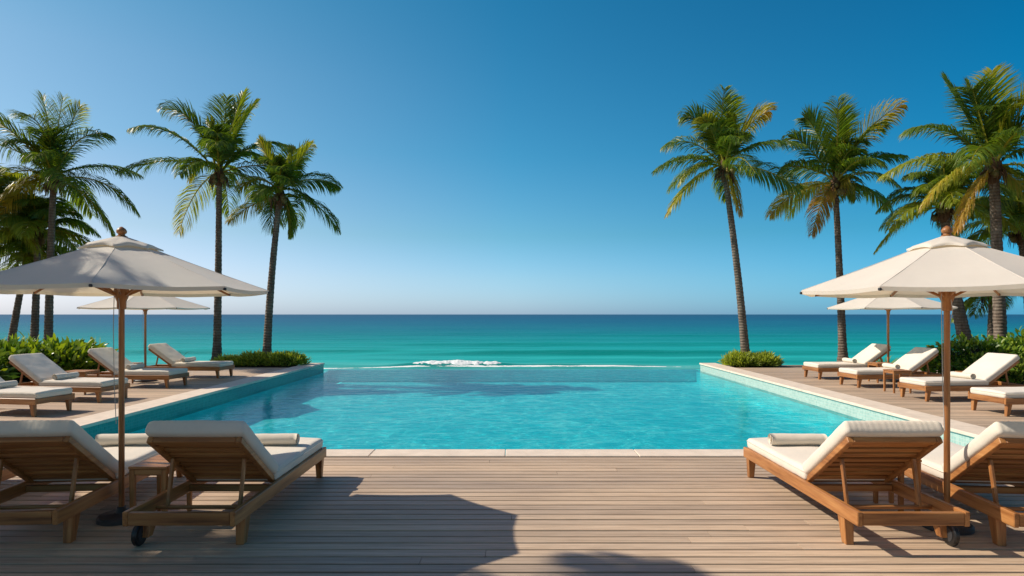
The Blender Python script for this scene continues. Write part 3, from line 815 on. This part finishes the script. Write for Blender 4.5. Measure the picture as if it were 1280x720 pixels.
def palm(name, label, base, crown, ctrl, fronds, seed, r0=.13, r1=.085, extra=10, size=2.5, group='tall coconut palms at the sea edge', nuts=True, tintbase=.34, nl=88):
    """base/crown: points (m).  fronds: (ctrl, tip, tint) offsets in metres in the XZ plane, depth added."""
    r_ = random.Random(seed)
    t = empty('palm_tree', base)
    b0 = Vector((0,0,0)); c0 = crown-Vector(base); k0 = ctrl-Vector(base)
    mb = MB(); pts, rad = [], []; n = int(c0.length/.075)
    for i in range(n+1):
        u = i/n; p = b0*(1-u)**2+k0*2*u*(1-u)+c0*u*u
        pts.append(p); rr = r1+(r0-r1)*(1-u)**1.3+.09*math.exp(-u*22)
        rad.append(rr*(1.0+(.055 if i % 2 else -.02))*(1+.04*noise.noise(Vector((u*20, seed, 0)))))
    pts[0] = pts[0]-Vector((0,0,.25)); mb.tube(pts, rad, 16); mb.build('trunk', M['trunk'], t, True)
    # fibrous crown base
    mb = MB(); mb.lathe([(r1*.9, -.40), (r1*1.35, -.20), (r1*1.9, 0), (r1*1.6, .16), (r1*.9, .32), (.03, .45)], c0, 14)
    for k in range(16):
        a = r_.uniform(0, 6.28); d = Vector((math.cos(a), math.sin(a), 0)); s_ = c0+d*r1*1.3+Vector((0,0,r_.uniform(-.1,.05)))
        mb.tube([s_, s_+d*.14+Vector((0,0,-.10)), s_+d*.20+Vector((0,0,-.34-.2*r_.random()))], [.03,.022,.004], 5)
    mb.build('crown_base', M['fibre'], t, True)
    if nuts:
        mb = MB()
        for k in range(9):
            a = r_.uniform(0, 6.28); rr = r_.uniform(.17, .27); c = c0+Vector((math.cos(a)*rr, math.sin(a)*rr, r_.uniform(-.26, -.03))); q = r_.uniform(.07, .095)
            mb.lathe([(q*math.sin(math.pi*j/7)+.001, -q*1.2*math.cos(math.pi*j/7)) for j in range(8)], c, 9)
        mb.build('coconuts', M['nut'], t, True)
    Lv = Leaves(); P = c0+Vector((0,0,.08))
    for i, (cc, tp, tn) in enumerate(fronds):
        L_ = math.hypot(*tp); dy = r_.uniform(-.55, .55)*L_*.8
        p1 = P+Vector((cc[0], dy*.5, cc[1])); p2 = P+Vector((tp[0], dy, tp[1]))
        frond(Lv, P+Vector((0, dy*.04, r_.uniform(-.05,.15))), p1, p2, tn, r_, nl, roll=R(r_.uniform(-35, 35)), brown_tip=.35)
    for i in range(extra):
        a = 6.2832*(i/extra)+r_.uniform(-.3, .3); lvl = (i*.618) % 1
        if len(fronds): a = (math.pi/2 if i % 2 else -math.pi/2)+r_.uniform(-.85, .85)
        el = R(82-95*lvl+r_.uniform(-8, 8)); s_ = size*r_.uniform(.85, 1.08)
        h = Vector((math.cos(a), math.sin(a), 0))
        p1 = P+h*s_*.5*math.cos(el)+Vector((0,0,s_*.52*math.sin(el)+.12*s_))
        p2 = P+h*s_*(.25+.70*math.cos(el))+Vector((0,0,s_*(.80*math.sin(el)-.28-.22*lvl)))
        tn = tintbase+(.42*max(0, lvl-.55) if i % 3 else 0)-.12*(1-lvl)
        frond(Lv, P+h*.05, p1, p2, tn, r_, nl, roll=R(r_.uniform(-20, 20)), brown_tip=.2)
    # upright spear leaves
    for i in range(3):
        a = r_.uniform(0, 6.28); h = Vector((math.cos(a), math.sin(a), 0)); s_ = size*.8
        frond(Lv, P, P+h*.05*s_+Vector((0,0,s_*.5)), P+h*.2*s_+Vector((0,0,s_*.9)), tintbase+.1, r_, nl, lmax=.4, roll=r_.uniform(-1,1))
    Lv.build('crown', M['palm'], t)
    tag(t, label, 'palm tree', group); return t
def zoomfr(center, data, z, D, tints=None):
    k = D/(F*z); out = []
    for i, ((cx, cy), (tx, ty), tn) in enumerate(data):
        out.append((((cx-center[0])*k, -(cy-center[1])*k), ((tx-center[0])*k, -(ty-center[1])*k), tn))
    return out
G1, G2, G3, G4 = .22, .36, .55, .80
A = zoomfr((195,420), [((190,250),(150,110),G2),((150,150),(60,185),G2),((200,280),(240,120),G2),((230,250),(285,145),G3),((280,220),(405,260),G1),((330,330),(470,390),G1),
    ((370,370),(475,535),G1),((300,430),(375,620),G2),((90,220),(-20,200),G2),((60,280),(-60,290),G2),((50,330),(-80,440),G3),((60,420),(-30,560),.76),((120,390),(10,560),.72)], 2.909, 20)
Bf = zoomfr((800,400), [((790,250),(750,85),G2),((720,150),(625,185),G1),((840,200),(865,90),G2),((850,230),(910,120),G3),((660,210),(545,270),G1),((640,330),(500,420),G1),
    ((740,320),(680,420),G3),((680,430),(610,610),.6),((900,240),(1030,280),G1),((950,340),(1090,400),G1),((940,380),(1010,580),G2),((800,240),(800,100),G2)], 2.909, 20.8)
Cf = zoomfr((1020,475), [((990,350),(960,290),G3),((1030,340),(1050,290),G3),((1060,360),(1125,285),G3),((1120,380),(1215,430),G1),((1100,450),(1160,520),G1),
    ((1160,480),(1215,600),G1),((1060,520),(1040,620),G2),((920,490),(815,570),.7),((960,540),(985,600),G2),((930,380),(860,450),G3)], 2.909, 20.3)
Df = zoomfr((320,375), [((300,240),(315,130),G2),((330,220),(365,130),G2),((250,180),(200,205),G1),((400,210),(475,190),G4-.1),((230,240),(145,290),G1),((190,320),(95,390),G1),
    ((240,340),(190,420),G3),((210,400),(130,530),.64),((340,400),(365,530),.78),((420,280),(535,330),G1),((450,370),(540,460),G1),((280,260),(240,230),G3)], 2.56, 20.2)
Ef = zoomfr((675,430), [((660,280),(640,190),G2),((690,270),(700,190),G2),((620,230),(590,210),G1),((560,250),(525,290),G1),((740,250),(830,210),.7),((760,240),(810,260),G2),
    ((540,360),(480,400),G1),((540,430),(455,540),.74),((630,450),(590,600),.92),((740,330),(880,350),G1),((810,420),(890,500),G1),((710,390),(690,460),.78),((740,400),(750,480),G2)], 2.56, 20.8)
Ff = zoomfr((1185,380), [((1130,200),(1085,60),G1),((1180,180),(1220,50),G3),((1210,200),(1290,50),.6),((1050,200),(925,260),G1),((1170,220),(1250,180),.62),((1000,300),(860,400),.5),
    ((1000,380),(870,530),.66),((1100,440),(1050,590),.84),((1250,300),(1350,350),G1),((1280,400),(1350,500),G2),((1100,150),(1080,150),G1),((1150,200),(1130,100),G2),((1240,440),(1290,500),.6)], 2.56, 17)
def P_(name, label, bx, cx, cy, D, fr, seed, bend=0, **kw):
    base = Vector(((bx-640)*D/F, D, -.05)); crown = px(cx, cy, D)
    ctrl = (base+crown)/2+Vector((bend, 0, 0)); return palm(name, label, base, crown, ctrl, fr, seed, **kw)
P_('a', 'tall palm on the far left with straight dark trunk rising behind the bright green shrubs', 60, 67, 228, 20, A, 1, -.05, extra=8, size=2.3)
P_('b', 'tall straight palm on the left, tallest of the pair beside the low shrub bed', 271, 274, 220, 20.8, Bf, 2, .02, extra=8, size=2.4)
P_('c', 'slender palm leaning right out of the low shrub bed left of the pool', 333, 350, 246, 20.3, Cf, 3, -.12, extra=7, size=1.8)
P_('d', 'slender palm leaning left out of the shrub bed right of the pool', 933, 905, 212, 20.2, Df, 4, .12, extra=8, size=2.2)
P_('e', 'palm with nearly straight trunk rising behind the farthest lounger of the right deck', 1054, 1044, 232, 20.8, Ef, 5, .03, extra=8, size=2.2)
P_('f', 'large palm at the right with pale ringed trunk rising behind the hedge and near parasol', 1252, 1242, 212, 17, Ff, 6, .02, extra=9, size=2.6, r0=.165, r1=.115)
P_('g', 'leaning thick trunked palm behind the near right parasol, left of the large palm', 1216, 1180, 262, 19.5, [], 7, -.25, extra=20, size=2.2, tintbase=.42, r0=.21, r1=.12)
P_('h', 'leafy palm at the right frame edge behind the largest palm, just above the parasol', 1290, 1275, 290, 20, [], 8, .1, extra=22, size=2.3, tintbase=.4)
P_('i', 'lower palm at the left, second trunk from the left, crown above the near parasol', 41, 47, 292, 21, [], 9, .05, extra=22, size=2.0, tintbase=.38)
P_('j', 'leaning palm at the left edge, leftmost thin trunk behind the green shrubs', 10, 34, 322, 22, [], 10, -.05, extra=20, size=1.9, tintbase=.3)
P_('j', 'palm at the left frame edge, only its fronds reaching in below the tallest crown', -40, -22, 262, 20.5, [], 12, -.05, extra=22, size=2.4, tintbase=.45)
P_('k', 'short palm with dark fronds low between the leaning trunk and large right trunk', 1238, 1240, 368, 20.5, [], 11, 0, extra=16, size=1.5, tintbase=.25, nuts=False)
# palms beside the deck, out to the left: they cast the dappled shade
for (x, y, h, sd, sz, ex) in ((-7.9, 4.6, 5.6, 21, 1.9, 4), (-6.85, 4.15, 5.7, 26, 1.9, 8), (-11.2, 4.4, 6.2, 22, 2.6, 17), (-9.9, 3.1, 5.6, 23, 2.5, 17), (-9.9, 4.6, 5.8, 25, 2.2, 9)):
    palm('s', 'palm standing beyond the left edge of the picture that shades the deck', Vector((x, y, -.05)), Vector((x+.1, y, h)), Vector((x, y, h/2)), [], sd, extra=ex, size=sz,
         group='palms beyond the left edge that only cast shade')

# ------------------------------------------------------------------ hedges and shrubs
def leaf_blob(name, label, cat, boxes, n, llen, lwid, mat, seed, upright=.0, core=None, tint=(.2,.8), group=None, hmul=1.0):
    """boxes: ellipsoid-ish mounds (cx,cy,cz,rx,ry,rz); leaves spread through the outer volume."""
    r_ = random.Random(seed); Lv = Leaves(); tot = sum(b[3]*b[5]+b[4]*b[5] for b in boxes)
    cx0 = sum(b[0] for b in boxes)/len(boxes); cy0 = sum(b[1] for b in boxes)/len(boxes); org = Vector((cx0, cy0, 0))
    t = empty(name, org)
    for b in boxes:
        cnt = int(n*(b[3]*b[5]+b[4]*b[5])/tot)
        for _ in range(cnt):
            d = Vector((r_.gauss(0,1), r_.gauss(0,1), abs(r_.gauss(0,1))*1.1-.25)).normalized()
            rr = (r_.uniform(.74, 1.04)+(r_.random()**5)*.28)*(1+.30*noise.noise(Vector((d.x*2.2+b[0], d.y*2.2, d.z*2.2+b[1]))))
            p = Vector((b[0]+d.x*b[3]*rr, b[1]+d.y*b[4]*rr, b[2]+d.z*b[5]*rr))-org
            if p.z < .0: p.z = r_.uniform(0, .12)
            dd = (d+Vector((r_.uniform(-.8,.8), r_.uniform(-.8,.8), r_.uniform(-.3,.7)+upright))).normalized()
            ll = llen*r_.uniform(.6, 1.2); w = lwid*r_.uniform(.7, 1.15)
            side = dd.cross(Vector((r_.uniform(-1,1), r_.uniform(-1,1), .5))).normalized()
            q1 = p+dd*ll*.4; q2 = q1+(dd-Vector((0,0,.25))).normalized()*ll*.35; q3 = q2+(dd-Vector((0,0,.6))).normalized()*ll*.3
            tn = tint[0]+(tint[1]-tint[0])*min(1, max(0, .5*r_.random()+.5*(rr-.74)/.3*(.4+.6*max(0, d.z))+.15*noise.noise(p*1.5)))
            Lv.quad_strip([p, q1, q2, q3], [w*.25, w, w*.8, 0], side, tn)
    Lv.build('foliage', mat, t)
    # dark twiggy heart so the mass is not see-through
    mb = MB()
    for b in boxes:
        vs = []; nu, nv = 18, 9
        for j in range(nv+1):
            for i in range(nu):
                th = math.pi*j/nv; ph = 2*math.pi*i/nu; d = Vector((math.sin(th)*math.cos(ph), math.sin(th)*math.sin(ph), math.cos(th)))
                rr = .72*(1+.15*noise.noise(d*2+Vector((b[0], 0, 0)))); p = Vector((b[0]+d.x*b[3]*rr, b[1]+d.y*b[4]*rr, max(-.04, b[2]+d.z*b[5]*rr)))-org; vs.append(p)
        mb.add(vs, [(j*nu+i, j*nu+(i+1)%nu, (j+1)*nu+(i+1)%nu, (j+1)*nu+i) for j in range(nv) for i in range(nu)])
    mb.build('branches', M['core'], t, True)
    tag(t, label, cat, group); return t
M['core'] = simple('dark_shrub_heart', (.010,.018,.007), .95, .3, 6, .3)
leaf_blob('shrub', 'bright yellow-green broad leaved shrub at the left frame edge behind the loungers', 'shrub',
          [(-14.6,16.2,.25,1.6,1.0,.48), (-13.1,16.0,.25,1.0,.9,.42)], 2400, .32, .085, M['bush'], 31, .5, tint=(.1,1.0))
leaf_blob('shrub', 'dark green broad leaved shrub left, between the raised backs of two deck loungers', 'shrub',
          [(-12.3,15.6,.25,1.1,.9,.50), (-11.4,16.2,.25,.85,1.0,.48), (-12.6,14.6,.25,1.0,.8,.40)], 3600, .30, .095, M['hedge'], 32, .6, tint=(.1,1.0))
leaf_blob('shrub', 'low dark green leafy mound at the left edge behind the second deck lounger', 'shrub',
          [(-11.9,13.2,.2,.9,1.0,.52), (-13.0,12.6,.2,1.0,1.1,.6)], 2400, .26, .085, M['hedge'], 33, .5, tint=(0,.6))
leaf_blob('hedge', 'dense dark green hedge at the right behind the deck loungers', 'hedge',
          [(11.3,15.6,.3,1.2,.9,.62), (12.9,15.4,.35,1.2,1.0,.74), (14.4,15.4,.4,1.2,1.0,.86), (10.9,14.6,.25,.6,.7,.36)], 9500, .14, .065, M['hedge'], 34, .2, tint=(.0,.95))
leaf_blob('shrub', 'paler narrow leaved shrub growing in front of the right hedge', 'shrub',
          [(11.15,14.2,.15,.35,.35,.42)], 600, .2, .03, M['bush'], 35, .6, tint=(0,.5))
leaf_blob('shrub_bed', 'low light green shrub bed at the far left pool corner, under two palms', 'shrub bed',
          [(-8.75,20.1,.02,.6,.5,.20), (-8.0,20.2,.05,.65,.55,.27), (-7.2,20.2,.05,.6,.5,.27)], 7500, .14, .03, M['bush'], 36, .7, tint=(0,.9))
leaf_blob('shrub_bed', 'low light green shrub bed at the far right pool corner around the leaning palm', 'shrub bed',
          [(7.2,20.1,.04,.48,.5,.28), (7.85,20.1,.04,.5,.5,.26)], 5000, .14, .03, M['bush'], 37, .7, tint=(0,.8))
def tuft(x, y, h, label, seed):
    r_ = random.Random(seed); Lv = Leaves()
    t = empty('grass_tuft', (x, y, -.02))
    for i in range(34):
        a = r_.uniform(0, 6.28); l_ = h*r_.uniform(.7, 1.1); d = Vector((math.cos(a)*.45, math.sin(a)*.45, 1)).normalized()
        p = Vector((math.cos(a)*.03, math.sin(a)*.03, 0)); q1 = p+d*l_*.4; q2 = q1+(d+Vector((math.cos(a)*.4, math.sin(a)*.4, -.2))).normalized()*l_*.35
        q3 = q2+(d+Vector((math.cos(a), math.sin(a), -.7))).normalized()*l_*.3
        Lv.quad_strip([p, q1, q2, q3], [.012, .02, .014, 0], Vector((-math.sin(a), math.cos(a), 0)), r_.uniform(.1, .6))
    Lv.build('leaves', M['bush'], t); tag(t, label, 'plant', None)
tuft(-10.3, 19.6, .75, 'small spiky plant in the left distance beside the far parasol pole', 41)
tuft(10.0, 17.2, .8, 'small spiky plant in the right distance between two far loungers', 42)

# ------------------------------------------------------------------ light, sky, camera
SUN = Vector((-1.17, .17, 1.0)).normalized()
el = math.asin(SUN.z); az = math.atan2(SUN.x, SUN.y)      # azimuth clockwise from +Y
sd = bpy.data.lights.new('sun', 'SUN'); sd.energy = 5.0; sd.angle = R(.53); sd.color = (1.0, .90, .76)
so = bpy.data.objects.new('sun', sd); so.rotation_euler = SUN.to_track_quat('Z', 'Y').to_euler(); link(so)
w = bpy.data.worlds.new('World'); scene.world = w; w.use_nodes = True; nt = w.node_tree
bg = nt.nodes['Background']; sky = nt.nodes.new('ShaderNodeTexSky'); sky.sky_type = 'NISHITA'; sky.sun_disc = False
sky.sun_elevation = el; sky.sun_rotation = az; sky.air_density = 1.0; sky.dust_density = .6; sky.ozone_density = 3.0; sky.altitude = 0
# sky tint by direction: clearer and deeper away from the sun, whiter low down and towards it
tc = nt.nodes.new('ShaderNodeTexCoord'); sp = nt.nodes.new('ShaderNodeSeparateXYZ'); L(nt, tc.outputs['Generated'], sp.inputs[0])
def q4(c): return tuple(q/4 for q in c)
z_, x_, y_ = sp.outputs[2], sp.outputs[0], sp.outputs[1]
tel = ramp(nt, z_, [(0, q4((1.05,1.50,2.40))), (.055, q4((.92,1.38,1.85))), (.12, q4((.64,1.24,1.40))), (.24, q4((.36,1.18,1.34))), (.45, q4((.18,1.07,1.25))), (.70, q4((.70,.92,1.05)))])  # last stop: overhead sky out of view, made less blue to neutralise shade
azf = math_n(nt, 'ADD', math_n(nt, 'MULTIPLY', x_, .5), .5)
hor = ramp(nt, azf, [(.19, q4((1.16,.95,.88))), (.5, q4((1,1,1))), (.81, q4((.24,.70,.85)))])
top = ramp(nt, azf, [(.19, q4((3.9,1.22,1.0))), (.5, q4((1,1,1))), (.81, q4((.05,.74,.87)))])
zf_ = math_n(nt, 'MULTIPLY', z_, 3.0, True)
taz = mix(nt, zf_, hor, top)
back = math_n(nt, 'MULTIPLY', math_n(nt, 'MULTIPLY', y_, -1.0), 3.0, True)
taz = mix(nt, back, taz, q4((1.35,.80,.66)))  # warm tint added to the unseen sky behind the camera, for shade fill
vm = nt.nodes.new('ShaderNodeVectorMath'); vm.operation = 'MULTIPLY'; L(nt, tel, vm.inputs[0]); L(nt, taz, vm.inputs[1])
vm2 = nt.nodes.new('ShaderNodeVectorMath'); vm2.operation = 'MULTIPLY'; L(nt, vm.outputs[0], vm2.inputs[0]); L(nt, sky.outputs[0], vm2.inputs[1])
vm3 = nt.nodes.new('ShaderNodeVectorMath'); vm3.operation = 'SCALE'; L(nt, vm2.outputs[0], vm3.inputs[0]); vm3.inputs['Scale'].default_value = 16
nt.links.new(vm3.outputs[0], bg.inputs[0]); bg.inputs[1].default_value = .09
cd = bpy.data.cameras.new('camera'); cam = bpy.data.objects.new('camera', cd); link(cam)
cd.sensor_width = 36; cd.lens = 36*F/1280; cd.shift_y = 33/1280; cd.clip_end = 60000; cd.clip_start = .05
cam.location = (0, 0, EYE); cam.rotation_euler = (R(90), 0, 0); scene.camera = cam
scene.view_settings.view_transform = 'Standard'; scene.view_settings.look = 'None'; scene.view_settings.exposure = 0
